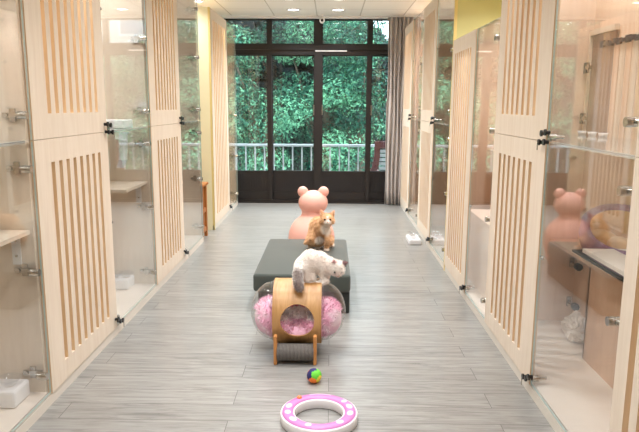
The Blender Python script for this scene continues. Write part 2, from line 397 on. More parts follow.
def cabinet(label,side,y0,y1,door,glass,H,split=True,end_mat=None,ns=8,margins=(.155,.125),slat_low=None):
    s=-1 if side=='L' else 1; XF=XL if side=='L' else XR
    X=lambda d: XF+s*d
    t=thing('cat_cabinet',label,'cabinet',(X(DEP/2),(y0+y1)/2,0),'slatted cat cabinets along the aisle')
    T=.018; mi=M['maple_in'] if side=='R' else M['maple_pale']
    MB().box(X(.023),X(DEP),y0,y0+T,.0,H).build('side_panel',end_mat or mi,t)
    MB().box(X(.023),X(DEP),y1-T,y1,.0,H).build('side_panel',mi,t)
    MB().box(X(DEP-.01),X(DEP),y0+T,y1-T,.0,H).build('back_panel',mi,t)
    MB().box(X(.023),X(DEP-.01),y0+T,y1-T,H-.012,H-.004).build('top_panel',M['glass'],t)
    MB().box(X(.012),X(DEP-.01),y0+T,y1-T,.052,.07).build('bottom_panel',M['white_board'],t)
    MB().box(X(.006),X(.022),y0,y1,0,.05).build('plinth',M['plinth'],t)
    if split:
        MB().box(X(.03),X(DEP-.01),y0+T,y1-T,1.226,1.24).build('middle_shelf',M['shelf_glass'],t)
    if end_mat: MB().box(X(.0),X(.023),y0,y0+T,0,H).build('edge_strip',M['yellow_edge'],t)
    d0,d1=door; g0,g1=glass; G=.0025
    near_door = d0<g0
    ydir = 1 if side=='L' else -1     # direction from door edge to glass
    yl = d1 if near_door else d0
    yh = y1-T if near_door else y0+T  # hinge panel face
    hd = -1 if near_door else 1
    spans=[(.055,1.2385),(1.2415,H-.004)] if split else [(.055,H-.004)]
    mn,mf = margins if near_door else margins[::-1]
    if not near_door: mn,mf=margins[0],margins[1]
    for i,(z0,z1) in enumerate(spans):
        lower=(i==0)
        sd=slat_door(X,d0+G,d1-G,z0,z1,mn,mf,None,.10 if (lower or not split) else .113,.108,ns).build('slatted_door',[M['maple'],M['ply_edge']],t)
        if not lower or not split:
            pass
        pb=MB(); zc=.70 if lower else 1.93
        ye=yl-(.004 if near_door else -.004)
        pb.bar((X(.012),ye,zc),(X(.012),ye+(.03 if near_door else -.03),zc),.006,n=10); pb.ball((X(.012),ye+(.032 if near_door else -.032),zc),.009,nu=10,nv=6)
        pb.build('door_catch',M['chrome'],sd)
    gspans=[(.062,1.236),(1.243,H-.006)] if split else [(.062,H-.006)]
    for i,(z0,z1) in enumerate(gspans):
        lower=(i==0)
        gm=MB(); gm.box(X(.004),X(.012),g0+.003,g1-.003,z0,z1)
        for k in range(6): gm.m[k]=1
        gm.m[4]=0; gm.m[5]=0
        gd=gm.build('glass_door',[M['glass'],M['glass_edge']],t)
        zs=(.17,.66,1.12) if lower else (1.35,1.85,H-.12)
        if not split: zs=(.17,.7,1.25,H-.12)
        for z in zs:
            hb=MB(); hinge(hb,X,s,yh,z,hd); hb.build('hinge',M['chrome'],gd)
        lz=[1.2] if lower and split else [1.262] if split else []
        lb=MB()
        if lower:
            lockset(lb,X,yl,.10,1 if near_door else -1,False); lb.build('lock',[M['black'],M['chrome']],gd)
            lb=MB()
        if split and not lower:
            lockset(lb,X,yl,1.262,1 if near_door else -1,True); lb.build('lock',[M['black'],M['chrome']],gd)
    return t,X
SB=1
LU0,Xl=cabinet('pale maple cat cabinet at the near left, glass door cut by the photo edge','L',.93,2.715,(.93,1.82),(1.82,2.715),2.42)
LU1,_=cabinet('tall pale maple cat cabinet second on the left, wide slatted door fully in view','L',2.715,4.515,(2.715,3.625),(3.625,4.515),2.42)
LU2,_=cabinet('tall pale maple cat cabinet third on the left, just before the wooden stool','L',4.515,6.27,(4.515,5.42),(5.42,6.27),2.42)
LU3,_=cabinet('tall slatted cat cabinet with cream yellow end panel beside the left of the window','L',6.88,8.68,(6.88,7.95),(7.95,8.68),2.42,split=False,end_mat=M['cream_end'])
RU0,Xr=cabinet('pale maple cat cabinet at the extreme right photo edge, only its door stile in view','R',.25,2.035,(1.13,2.035),(.25,1.13),2.42,margins=(.155,.085))
RU1,_=cabinet('pale maple cat cabinet at near right with purple cat bed behind its glass','R',2.035,3.79,(2.88,3.79),(2.035,2.88),2.42,ns=7,margins=(.18,.13))
RU2,_=cabinet('lower pale maple cat cabinet on the right with one tall slatted door','R',3.79,5.215,(4.40,5.215),(3.79,4.40),1.92,split=False,margins=(.14,.10))
RU3,_=cabinet('tall cat cabinet on the right with pale yellow end panel above its lower neighbour','R',5.215,6.93,(6.06,6.93),(5.215,6.06),2.42,end_mat=M['yellow'])
RU4,_=cabinet('tall cat cabinet at the far right next to the curtain','R',6.93,8.70,(7.80,8.70),(6.93,7.80),2.42)
# fittings inside, seen through the glass: wall shelves with brackets
def inner_shelf(par,X,y0,y1,d0,d1,z,bracket_y=None,mat='maple'):
    o=MB().box(X(d0),X(d1),y0,y1,z-.018,z).build('inner_shelf',M[mat],par)
    if bracket_y is not None:
        b=MB(); b.box(X(d0+.05),X(d0+.09),bracket_y-.004,bracket_y,z-.16,z-.018); b.box(X(d0+.05),X(d0+.09),bracket_y-.06,bracket_y,z-.022,z-.018)
        for zz in (.05,.12): b.bar((X(d0+.07),bracket_y-.004,z-zz),(X(d0+.07),bracket_y-.009,z-zz),.006,n=8,mi=1)
        b.build('shelf_bracket',[M['white_pl'],M['chrome']],o)
inner_shelf(LU0,Xl,2.25,2.69,.035,.30,.845,2.697)
inner_shelf(LU1,Xl,4.02,4.49,.035,.5,.845,4.497)
inner_shelf(LU2,Xl,5.75,6.24,.20,.54,.84)
inner_shelf(RU1,Xr,2.06,2.95,.235,.535,.725,None,'white_board')
inner_shelf(RU3,Xr,5.5,6.5,.20,.54,.86)
inner_shelf(RU2,Xr,4.35,5.1,.30,.54,1.05)
# low wooden step boxes (built in)
MB().box(Xr(.10),Xr(.535),4.05,4.85,.07,.60).build('step_box',M['maple_in'],RU2,bevel=.003)
tb=MB(); tb.box(Xr(.365),Xr(.535),2.06,3.76,.582,.60); tb.box(Xr(.375),Xr(.39),2.06,3.18,.07,.582); tb.box(Xr(.375),Xr(.535),3.165,3.18,.07,.582)
ts=tb.build('step_table',M['peach'],RU1)
MB().lathe([(.032,0),(.036,-.006),(.028,-.006),(.024,.004)],(Xr(.374),2.62,.36),axis='x',n=24).build('ring_pull',M['chrome'],ts)
# slatted back screen with a dark scalloped strip in the upper right compartment
bs=MB(); yy=2.08; i=0
while yy<3.42:
    bs.box(Xr(.515),Xr(.53),yy,yy+.062,1.24,1.76,i%2); yy+=.068; i+=1
bs.build('back_slats',[M['maple'],M['maple_in']],RU1)
tm=MB(); yy=2.08; i=0
while yy<3.55:
    tm.box(Xr(.503),Xr(.513),yy,yy+.05,1.728-.008*(i%2),1.746+.005*((i*7)%3)); yy+=.0505; i+=1
tm.build('scalloped_strip',M['dark_trim'],RU1)
MB().box(Xr(.522),Xr(.53),3.44,3.74,1.24,1.80).build('dark_infill',M['brown'],RU1)  # flat brown panel filling in a darker area of unknown make
fm=MB(); fm.box(Xr(.505),Xr(.53),3.735,3.752,1.24,1.83); fm.box(Xr(.505),Xr(.53),3.425,3.735,1.80,1.83); fm.build('panel_frame',M['maple'],RU1)
for z_ in (1.33,1.62):
    hb=MB(); hb.box(Xr(.49),Xr(.505),3.72,3.76,z_-.03,z_+.03,1); hinge(hb,lambda d: Xr(.47)-0*d+ .0 if d<0 else Xr(.47+d*.3),1,3.70,z_,-1); hb.build('panel_hinge',[M['chrome'],M['black']],RU1)
for z_ in (.20,.45):
    hb=MB(); hb.box(Xr(.50),Xr(.525),3.755,3.772,z_-.03,z_+.03,0); hb.bar((Xr(.51),3.75,z_),(Xr(.51),3.66,z_),.008,n=10); hb.bar((Xr(.51),3.67,z_),(Xr(.51),3.64,z_),.022,n=14,mi=1); hb.build('back_hinge',[M['chrome'],M['black']],RU1)
# curved white acrylic arm in the second left cabinet
ca=MB(); pts=[(4.49,1.20),(4.42,1.20),(4.405,1.10),(4.39,1.02),(4.34,.97)]
for i in range(len(pts)-1):
    (ya,za),(yb,zb)=pts[i],pts[i+1]
    ca.prism([(ya,za),(yb,zb),(yb-.012,zb-.012),(ya-.012,za-.012)],Xl(.14),Xl(.20),'x')
ca.build('curved_arm',M['white_pl'],LU1)

# ------------------------------------------------------------------ small things in and by the cabinets
def feeder(x,y,z,label,sx=.16,sy=.25,h=.06,bowl=.06):
    t=thing('pet_feeder',label,'pet feeder',(x,y,z),'white two-bowl cat feeders')
    MB().box(x-sx/2,x+sx/2,y-sy/2,y+sy/2,z,z+h).build('base',M['white_pl'],t,bevel=.012)
    for k,u in enumerate((-.25,.25)):
        cx,cy=(x,y+sy*u) if sy>sx else (x+sx*u,y); r=min(bowl,min(sx,sy)*.45)
        MB().lathe([(.001,z+h+.002),(r*.55,z+h+.002),(r*.98,z+h+.035),(r,z+h+.037),(r*.93,z+h+.034),(r*.52,z+h+.006),(.001,z+h+.006)],(cx,cy,0),n=28).build('bowl',M['acrylic'],t)
feeder(-1.495,2.60,.07,'white feeder box with clear bowls in the near left cabinet',.23,.145,.08,.055)
feeder(-1.535,4.40,.07,'white feeder box with clear bowl behind glass, second left cabinet',.155,.155,.075)
feeder(.868,6.34,0,'white feeder box with clear bowls standing on the aisle floor at right',.125,.28,.055)
def bowl(x,y,z,label,r=.026):
    tag(MB().lathe([(.001,z),(r*.7,z),(r,z+.022),(r*.94,z+.022),(r*.62,z+.008),(.001,z+.008)],(x,y,0),n=20).build('small_cup',M['white_pl'],org=(x,y,z)),label,'cup','small white cups on the upper right shelf')
for k,(y,w_) in enumerate(((3.62,'farthest'),(3.48,'middle'),(3.34,'nearest'))): bowl(1.44,y,1.24,'small white cup on the upper right shelf, %s of the three'%w_)
tr=MB(); tr.box(1.10,1.38,5.52,5.86,1.24,1.250)
for (a,b,c,d) in ((1.10,1.11,5.52,5.86),(1.37,1.38,5.52,5.86),(1.11,1.37,5.52,5.53),(1.11,1.37,5.85,5.86)): tr.box(a,b,c,d,1.25,1.272)
tag(tr.build('black_tray',M['black'],org=(1.24,5.7,1.24)),'flat black tray on the glass-fronted shelf of a far right cabinet','tray')
def whitebox(x,y,z,sx,sy,h,label):
    tag(MB().box(x-sx/2,x+sx/2,y-sy/2,y+sy/2,z,z+h).build('white_box',M['white_pl'],org=(x,y,z),bevel=.008),label,'box')
whitebox(-1.56,2.53,1.24,.2,.12,.075,'white box on the middle shelf at the left photo edge')
whitebox(-1.50,4.2,1.24,.28,.2,.055,'low white box on the middle shelf of second left cabinet')

# towel
from mathutils import noise
bm=bmesh.new(); bmesh.ops.create_icosphere(bm,subdivisions=6,radius=1)
for v in bm.verts:
    q=v.co.copy(); n_=noise.noise(q*1.6+Vector((4,2,9)))*.35+(.5-abs(noise.noise(q*3.2+Vector((1,7,3)))))*.42+(.5-abs(noise.noise(q*7)))*.12
    k=.72+n_; v.co=Vector((q.x*.075*k,q.y*.125*k,max(-.07,q.z*.085*k)))
me=bpy.data.meshes.new('towel'); bm.to_mesh(me); bm.free(); me.materials.append(M['towel'])
tw=bpy.data.objects.new('towel',me); COL.objects.link(tw); tw.location=(1.43,3.45,.141)
for p in me.polygons:p.use_smooth=True
tag(tw,'crumpled white towel on the cabinet floor beside the wooden step','towel')

# purple cat bed on the step table
bx,by,bz=1.445,3.04,.60
t=thing('cat_bed','purple plush cat bed with tan lining behind glass at right','cat bed',(bx,by,bz))
n=56; shell=MB(); inner=MB(); vo=[];vi=[]
for i in range(n):
    a=2*PI*i/n; ca_,sa=math.cos(a),math.sin(a)
    hi=.125+.185*(.5+.5*ca_)**.9
    for r,h in [(.86,0),(1.0,.05),(1.05,hi*.55),(1.0,hi*.92),(.90,hi),(.76,hi*.90)]: vo.append((bx+.086*ca_*r,by+.46*sa*r,bz+h))
    for r,h in [(.765,hi*.905),(.70,hi*.78),(.66,hi*.45+.02),(.6,.07),(.3,.055),(.01,.05)]: vi.append((bx+.086*ca_*r,by+.46*sa*r,bz+h))
fs=[]
for i in range(n):
    j=(i+1)%n
    for q in range(5): fs.append((i*6+q,j*6+q,j*6+q+1,i*6+q+1))
shell.add(vo,fs,0,True).build('bolster',M['purple'],t); inner.add(vi,fs,0,True).build('lining',M['tan'],t)
for k,(dy,dx) in enumerate(((-.18,.0),(.02,.01),(.2,.0))): MB().ball((bx+dx,by+dy,bz+.10),.05,.12,.06,nu=28,nv=14,rot=Matrix.Rotation(.25*(k-1),3,'Z')).build('pad',M['tan'],t)
MB().box(bx-.088,bx+.08,by-.38,by+.38,bz,bz+.012).build('base_mat',M['black'],t)

# wooden stool in the gap on the left
t=thing('wooden_stool','small orange wooden stool in the gap between left cabinets','stool',(-1.47,6.47,0))
st=(-1.62,-1.325,6.33,6.60)
MB().box(st[0]-.02,st[1]+.015,st[2]-.02,st[3]+.02,.555,.58).build('top_board',M['rackwood'],t,bevel=.004)
for x in (st[0],st[1]-.03):
    for y in (st[2],st[3]-.045):
        MB().box(x,x+.03,y,y+.045,0,.555).build('leg',M['rackwood'],t)
for x in (st[0]+.005,st[1]-.025):
    for z in (.27,.06): MB().box(x,x+.02,st[2]+.045,st[3]-.045,z,z+.045).build('cross_rail',M['rackwood'],t)
    MB().box(x+.004,x+.016,st[2]+.115,st[2]+.15,.315,.555).build('slat',M['rackwood'],t); MB().box(x+.004,x+.016,st[2]+.115,st[2]+.15,.105,.27).build('slat',M['rackwood'],t)

# security camera
t=thing('security_camera','small white security camera hanging at the ceiling over the window','camera',(-.13,YW-.13,ZC))
MB().lathe([(.001,ZC),(.035,ZC),(.035,ZC-.02),(.012,ZC-.022),(.012,ZC-.04)],(-.13,YW-.13,0),n=24).build('mount',M['white_pl'],t)
MB().ball((-.13,YW-.13,ZC-.068),.037,.037,.045).build('housing',M['white_pl'],t)
MB().bar((-.13,YW-.155,ZC-.072),(-.13,YW-.172,ZC-.075),.02,.017,n=18).build('lens',M['black'],t)

# curtain with rail
t=thing('curtain','taupe pleated floor-length curtain drawn to the right of the window','curtain',(.9,8.76,0))
cv=MB(); nx=120; nz=14; vs=[];fs=[]
for j in range(nz+1):
    z=.015+(2.575-.015)*j/nz; 
    for i in range(nx+1):
        u=i/nx; f=1-.08*math.sin(j/nz*PI)
        x=.775+.33*u; y=8.765+.035*f*math.sin(u*2*PI*6+.3*math.sin(j*.5))+.006*math.sin(u*50+j)
        vs.append((x+.006*math.sin(j*.8+u*9),y,z))
for j in range(nz):
    for i in range(nx):
        a=j*(nx+1)+i; fs.append((a,a+1,a+nx+2,a+nx+1))
c_=cv.add(vs,fs,0,True).build('drape',M['curtain'],t); so=c_.modifiers.new('t','SOLIDIFY'); so.thickness=.004
hd=MB(); vs=[];fs=[]
MB().box(.78,1.2,8.755,8.775,2.578,2.597).build('rail',M['white_pl'],t)

# ------------------------------------------------------------------ aisle: ring toy, ball
rc=(-.042,2.596); 
t=thing('track_toy','pink and white ring track cat toy lying nearest on the floor','cat toy',(rc[0],rc[1],0)); t.scale=(.975,.975,1)
MB().lathe([(.172,0),(.178,.006),(.178,.040),(.175,.046),(.1715,.047),(.1705,.043),(.119,.043),(.118,.047),(.1145,.046),(.112,.040),(.112,.006),(.118,0),(.172,0)],(rc[0],rc[1],0),n=96).build('track_base',M['whitetoy'],t)
MB().lathe([(.1705,.043),(.168,.050),(.158,.054),(.132,.054),(.122,.050),(.119,.043)],(rc[0],rc[1],0),n=96).build('cover',M['pinktoy'],t)
for a0,a1 in ((-.35,-.05),(.1,.4),(.55,.72),(2.75,3.05),(3.2,3.45),(3.65,3.95),(1.2,1.9),(4.3,4.5),(5.3,5.55)):
    n=8; vs=[];fs=[]; stk=MB()
    ra,rb=(.131,.159) if a1-a0<.5 else (.152,.157)
    for i in range(n+1):
        a=a0+(a1-a0)*i/n; q=math.sin(PI*i/n)**.35 if ra<.14 else 1
        mid=(ra+rb)/2; hw=(rb-ra)/2*max(.25,q)
        for z in (.0535,.0548):
            for r in (mid-hw,mid+hw): vs.append((rc[0]+r*math.cos(a),rc[1]+r*math.sin(a),z))
    for i in range(n):
        b_=4*i
        fs += [(b_+2,b_+3,b_+7,b_+6),(b_,b_+4,b_+5,b_+1),(b_,b_+2,b_+6,b_+4),(b_+1,b_+5,b_+7,b_+3)]
    fs += [(0,1,3,2),(4*n,4*n+2,4*n+3,4*n+1)]
    stk.add(vs,fs); stk.build('printed_patch',M['sticker'],t)
aa=2.27
tag(MB().ball((rc[0]+.145*math.cos(aa),rc[1]+.145*math.sin(aa),.053),.0125,nu=18,nv=12).build('toy_ball',M['orangeball'],org=(rc[0]+.145*math.cos(aa),rc[1]+.145*math.sin(aa),.041)),'tiny orange ball on the pink ring track toy','ball')
# patchwork ball
bc=Vector((-.074,2.985,.038))
bm=bmesh.new(); bmesh.ops.create_icosphere(bm,subdivisions=4,radius=.038)
g=(1+5**.5)/2; dirs=[Vector(v).normalized() for v in [(0,1,g),(0,-1,g),(0,1,-g),(0,-1,-g),(1,g,0),(-1,g,0),(1,-g,0),(-1,-g,0),(g,0,1),(-g,0,1),(g,0,-1),(-g,0,-1)]]
rt=Matrix.Rotation(.5,3,'X')@Matrix.Rotation(.35,3,'Z'); dirs=[rt@d for d in dirs]
pats=[(40,40,96),(104,206,60),(236,92,52),(244,126,50),(240,216,70),(214,58,64)]
want=[(Vector((-.5,-.6,.6)),0),(Vector((.4,-.55,.75)),1),(Vector((-.75,-.6,-.1)),5),(Vector((.05,-.95,-.3)),3),(Vector((.8,-.5,-.2)),4)]
cols=[]
for i,d in enumerate(dirs):
    best=max(want,key=lambda w_:w_[0].normalized().dot(d)); cols.append(best[1] if best[0].normalized().dot(d)>.75 else i%6)
for f in bm.faces:
    c=f.calc_center_median().normalized(); f.material_index=cols[max(range(12),key=lambda i:dirs[i].dot(c))]; f.smooth=True
me=bpy.data.meshes.new('patchwork_ball'); 
for v in bm.verts:
    c=v.co.normalized(); dd=sorted((d.dot(c) for d in dirs),reverse=True)
    if dd[0]-dd[1]<.06: v.co*=.965
bm.to_mesh(me); bm.free()
for i,c in enumerate(pats): me.materials.append(plain('ball_patch_%s'%['navy','green','red','orange','yellow','crimson'][i],c,.7,var=.06,scale=200))
o=bpy.data.objects.new('patchwork_ball',me); COL.objects.link(o); o.location=bc
tag(o,'small multicoloured patchwork ball on the floor beyond the ring toy','ball')

# ------------------------------------------------------------------ bench
t=thing('bench','low dark grey upholstered bench, the orange cat sits on it','bench',(-.185,4.6,0))
def rbox(name,x0,x1,y0,y1,z0,z1,mat,par,bev,seg=4):
    o=MB().box(x0,x1,y0,y1,z0,z1).build(name,mat,par); b=o.modifiers.new('b','BEVEL'); b.width=bev; b.segments=seg
    for p in o.data.polygons:p.use_smooth=True
    return o
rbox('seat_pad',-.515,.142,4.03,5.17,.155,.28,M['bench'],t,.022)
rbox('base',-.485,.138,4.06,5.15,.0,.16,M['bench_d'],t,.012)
# ------------------------------------------------------------------ pink bear seat
yb=5.53; xb=-.165
t=thing('bear_stool','smooth salmon pink bear-shaped stool behind the bench','stool',(xb,yb,0))
def org_blob(o,vox,it):
    r=o.modifiers.new('r','REMESH'); r.mode='VOXEL'; r.voxel_size=vox
    s_=o.modifiers.new('s','SMOOTH'); s_.iterations=it; s_.factor=.6; bake(o)
    for p in o.data.polygons:p.use_smooth=True
    return o
b=MB(); b.ball((xb-.002,yb,.205),.212,.22,.235,nu=40,nv=24); b.bar((xb,yb,.008),(xb,yb,.12),.17,.2,n=40)
b.bar((xb,yb,.38),(xb,yb,.52),.085,.10,n=30)
org_blob(b.build('body',M['pink_bear'],t),.012,10)
b=MB(); b.ball((xb+.012,yb,.535),.133,.125,.112,nu=40,nv=24)
h=org_blob(b.build('head',M['pink_bear'],t),.01,6)
for sx in (-1,1):
    MB().ball((xb+.012+sx*.092,yb,.632),.048,.035,.050,nu=28,nv=18,rot=Matrix.Rotation(sx*.3,3,'Y')).build('ear',M['pink_bear'],t)

# ------------------------------------------------------------------ cat house
hx,hy,hz,hr=-.178,3.43,.235,.185
HL=.135
t=thing('cat_house','honey plywood cat house with clear domes, round opening and scratch roll','cat house',(hx,hy,0))
n=96; mb=MB(); pr=[(hr-.012,-HL),(hr,-HL),(hr,HL),(hr-.012,HL),(hr-.012,-HL)]
mb.lathe(pr,(hx,hy,hz),n=n,axis='x')
sh=mb.build('plywood_shell',M['oak'],t)
bm=bmesh.new(); bm.from_mesh(sh.data); bmesh.ops.remove_doubles(bm,verts=bm.verts[:],dist=1e-5); bmesh.ops.recalc_face_normals(bm,faces=bm.faces[:]); bm.to_mesh(sh.data); bm.free()
cut=MB().bar((hx+.003,hy-.3,hz-.004),(hx+.003,hy-.05,hz-.004),.093,n=64).build('cutter',M['oak'],org=(hx,hy,0))
bo=sh.modifiers.new('b','BOOLEAN'); bo.object=cut; bo.operation='DIFFERENCE'; bo.solver='EXACT'
bpy.context.view_layer.update(); bake(sh); bpy.data.objects.remove(cut)
for p in sh.data.polygons: p.use_smooth=False
for sx in (-1,1):
    d=MB(); prof=[]
    for i in range(15):
        a=PI/2*i/14; prof.append((.168*math.cos(a)+.0001,sx*(HL+.137*math.sin(a))))
    d.lathe(prof,(hx,hy,hz),n=48,axis='x'); d=d.build('clear_dome',M['acrylic'],t)
    MB().lathe([(.160,sx*(HL+.001)),(.1725,sx*(HL+.001)),(.1725,sx*(HL+.012)),(.160,sx*(HL+.012))],(hx,hy,hz),n=48,axis='x').build('dome_rim',M['acrylic'],t)
for x in (-.292,-.076):
    MB().box(x-.0095,x+.0095,3.195,3.235,.0,.165).build('leg',M['oak_leg'],t,bevel=.006)
    MB().box(x-.009,x+.009,3.60,3.64,.0,.165).build('leg',M['oak_leg'],t,bevel=.004)
MB().bar((-.284,3.232,.062),(-.084,3.232,.062),.047,n=36).build('scratch_roll',M['roll'],t)
MB().box(-.29,-.078,3.24,3.62,.026,.05).build('cross_board',M['black'],t)
# plush inside
def plush(name,label,cat,loc,shapes,colfn,ntuft,L,matname):
    mb=MB()
    for c,r in shapes: mb.ball(c,*r,nu=30,nv=18)
    nb=len(mb.v); 
    for k in range(ntuft):
        c,r=random.choice(shapes); a=random.random()*2*PI; z=random.uniform(-1,1); q=math.sqrt(1-z*z)
        nrm=Vector((q*math.cos(a),q*math.sin(a),z)); p=Vector((c[0]+r[0]*nrm.x,c[1]+r[1]*nrm.y,c[2]+r[2]*nrm.z))
        d=(Vector((nrm.x/r[0],nrm.y/r[1],nrm.z/r[2])).normalized()+Vector((random.uniform(-.5,.5),random.uniform(-.5,.5),random.uniform(-.6,.3)))).normalized()
        e_=p+d*L-Vector((hx,hy,hz)); ex=max(0,abs(e_.x)-HL)/.128
        if math.sqrt(e_.y**2+e_.z**2)>.166*math.sqrt(max(0,1-ex*ex)): continue
        s_=d.orthogonal().normalized(); s_.rotate(Matrix.Rotation(random.random()*6,3,d)); w_=L*.16
        mb.add([p-s_*w_,p+s_*w_,p+d*L],[(0,1,2)],0,False)
    o=mb.build(name,M[matname],org=loc,fixn=False)
    ca=o.data.color_attributes.new('fur','FLOAT_COLOR','POINT')
    buf=[]
    for v in o.data.vertices: buf += list(colfn(v.co+Vector(loc)))
    ca.data.foreach_set('color',buf)
    tag(o,label,cat); return o
from mathutils import noise
M['plush']=attrmat('plush_fur','fur',.95,sheen=.4)
def pcol(p):
    w_=noise.noise(p*9+Vector((3,1,7)))+.55*noise.noise(p*24)
    pink=Vector(lin(252,196,220)[:3]); deep=Vector(lin(228,140,172)[:3]); wh=Vector(lin(252,246,247)[:3])
    k=.55*min(1,max(0,(w_-.05)*4)); 
    if p.z>.262 and abs(p.x-hx)<.11: c=deep if p.y>hy-.02 else wh
    elif abs(p.x-hx)>.13: c=pink.lerp(wh,k)
    else: c=pink.lerp(wh,.35*k)
    if abs(p.x-hx)<.11 and .205<p.z<=.262: c=wh
    return (c.x,c.y,c.z,1)
shapes=[((hx-.165,hy-.01,hz-.035),(.085,.11,.105)),((hx+.165,hy-.01,hz-.035),(.085,.11,.105)),((hx,hy-.05,hz-.105),(.14,.085,.05)),((hx,hy+.09,hz+.00),(.13,.05,.12)),((hx-.09,hy-.06,hz-.075),(.06,.08,.055)),((hx+.09,hy-.06,hz-.075),(.06,.08,.055)),((hx,hy+.0,hz-.02),(.09,.05,.055))]
plush('plush_cushion','fluffy pink and white plush cushion inside the cat house','cushion',(hx,hy,hz-.16),shapes,pcol,9000,.022,'plush')

# ------------------------------------------------------------------ cats
M['fur']=attrmat('cat_fur','fur',.85,sheen=.35,bump=.35,bscale=160)
M['eye']=plain('dark_eye',(24,26,22),.1,var=.05); M['nose']=plain('pink_nose',(206,142,132),.5,var=.05)
def fuzz(mb_v,mb_n,count,L,lo=0):
    pass
def cat_body(name,shapes,par,colfn,vox=.006,it=4,fur=9000,furL=.012):
    mb=MB()
    for sh_ in shapes:
        if sh_[0]=='b': mb.ball(sh_[1],*sh_[2],nu=24,nv=14,rot=sh_[3] if len(sh_)>3 else None)
        else: mb.cap(*sh_[1:])
    o=mb.build(name,M['fur'],par); org_blob(o,vox,it)
    if not o.data.materials: o.data.materials.append(M['fur'])
    org=Vector(ORG[o.name]); me=o.data
    # short fur tufts grown out of the same surface
    tris=[]; 
    polys=[p for p in me.polygons]; areas=np.array([p.area for p in polys]); idx=np.random.choice(len(polys),fur,p=areas/areas.sum())
    V=[v.co.copy() for v in me.vertices]; F=[tuple(p.vertices) for p in polys]; nV=len(V)
    nrm=[v.normal.copy() for v in me.vertices]
    for k in idx:
        p=polys[k]; c=p.center; d=(p.normal+Vector((random.uniform(-.7,.7),random.uniform(-.7,.7),random.uniform(-1.1,.2)))).normalized()
        s_=d.orthogonal().normalized(); w_=furL*.14; b=len(V)
        V += [c-s_*w_-p.normal*.001,c+s_*w_-p.normal*.001,c+d*furL*random.uniform(.6,1.1)]; F.append((b,b+1,b+2))
    m2=bpy.data.meshes.new(name); m2.from_pydata(V,[],F); m2.materials.append(M['fur'])
    for p in m2.polygons: p.use_smooth=True
    ca=m2.color_attributes.new('fur','FLOAT_COLOR','POINT'); buf=[]
    for v in V: buf+=list(colfn(v+org))
    ca.data.foreach_set('color',buf); o.data=m2
    return o
def L3(*c): return Vector(lin(*c)[:3])
def smooth(a,b,x):
    t=min(1,max(0,(x-a)/(b-a))); return t*t*(3-2*t)

# --- orange cat, sitting on the bench, facing the camera
Yc=4.74
def Q(px,py,dy=0): return P(px,py,y=Yc+dy)
hc=Q(327.2,219.2,-.075)
hcat=thing('cat','orange tabby cat with white chest sitting upright on the dark bench','cat',(-.07,Yc,.28))
OR=[]
OR+=[('b',Q(318,236,.07),(.082,.095,.085)),            # rump
     ('b',Q(318,228,.03),(.072,.075,.09)),
     ('b',Q(321.5,226,-.02),(.062,.06,.075)),          # chest
     ('b',Q(313,239.5,.03),(.055,.085,.05)),('b',Q(328,240,.05),(.045,.08,.045)),
     ('c',Q(323.5,226,-.015),hc+Vector((-.006,.02,-.012)),.050,.045),   # neck
     ('b',hc,(.053,.048,.045)),('b',hc+Vector((.004,-.036,-.016)),(.026,.022,.018)),('b',hc+Vector((-.028,-.006,-.012)),(.028,.03,.026)),('b',hc+Vector((.032,-.006,-.012)),(.026,.03,.026))]
def leg(a,b,c,r0,r1,r2):
    return [('c',a,b,r0,r1),('c',b,c,r1,r2)]
fr=Vector(P(326.5,249,z=.296)); fl=Vector(P(310.5,246,z=.296)); 
OR+=leg(Q(327.5,231,-.02),Q(327.5,240,-.055),fr,.030,.021,.017)+[('b',fr+Vector((0,-.012,-.002)),(.019,.026,.014))]
OR+=leg(Q(314,231,-.01),Q(311.5,239,-.05),fl,.032,.022,.018)+[('b',fl+Vector((0,-.012,-.002)),(.019,.026,.014))]
for px,py in ((318,247.2),(332,245)):
    h_=P(px,py,z=.296); OR.append(('b',h_,(.018,.035,.014)))
OR+=[('c',Q(309,240,.10),Q(305.5,243,.02)+Vector((0,0,0)),.018,.015)]
def ear(base,tip,w,th):
    b_=Vector(base);t_=Vector(tip); return [('c',b_,b_.lerp(t_,.5),w,w*.62),('c',b_.lerp(t_,.5),t_,w*.62,.004)]
OR+=ear(hc+Vector((-.034,.004,.030)),hc+Vector((-.049,.0,.072)),.019,.01)+ear(hc+Vector((.034,.004,.030)),hc+Vector((.055,.0,.070)),.019,.01)
def ocol(p):
    o1=L3(230,186,142); o2=L3(200,146,96); wh=L3(244,234,224)
    q=p-hc
    st=math.sin((p.z*1.0+p.y*.6+.25*abs(p.x+.07))*150+2.5*noise.noise(p*22))
    c=o1.lerp(o2,.55*smooth(.1,.8,st))
    # chest and belly bib
    ch=Q(326.5,229.5,-.07)-p; k=1-smooth(.032,.062,math.sqrt(ch.x**2*1.1+ch.z**2*.8+max(0,-ch.y)**2*.5))
    be=Q(319.5,241.5,-.05)-p; k=max(k,1-smooth(.03,.045,math.sqrt(be.x**2+be.z**2+.15*be.y**2)))
    mu=q-Vector((.004,-.044,-.022)); k=max(k,1-smooth(.022,.036,mu.length))
    bl=Vector((q.x-.003,0,0)).length
    if q.y<-.02 and -.01<q.z<.03: k=max(k,(1-smooth(.004,.012,bl))*.9)
    if p.z<.305: k=max(k,.8)
    c=c.lerp(wh,k)
    if q.z>.045: c=c.lerp(L3(220,160,130),.5)
    return (c.x,c.y,c.z,1)
cat_body('body',OR,hcat,ocol,.0055,3,9000,.011)
for sx in (-1,1):
    MB().ball(hc+Vector((.003+sx*.0205,-.044,.004)),.0075,.005,.0075,nu=14,nv=8).build('eye',M['eye'],hcat)
MB().ball(hc+Vector((.004,-.0585,-.012)),.0055,.004,.004,nu=12,nv=8).build('nose',M['nose'],hcat)

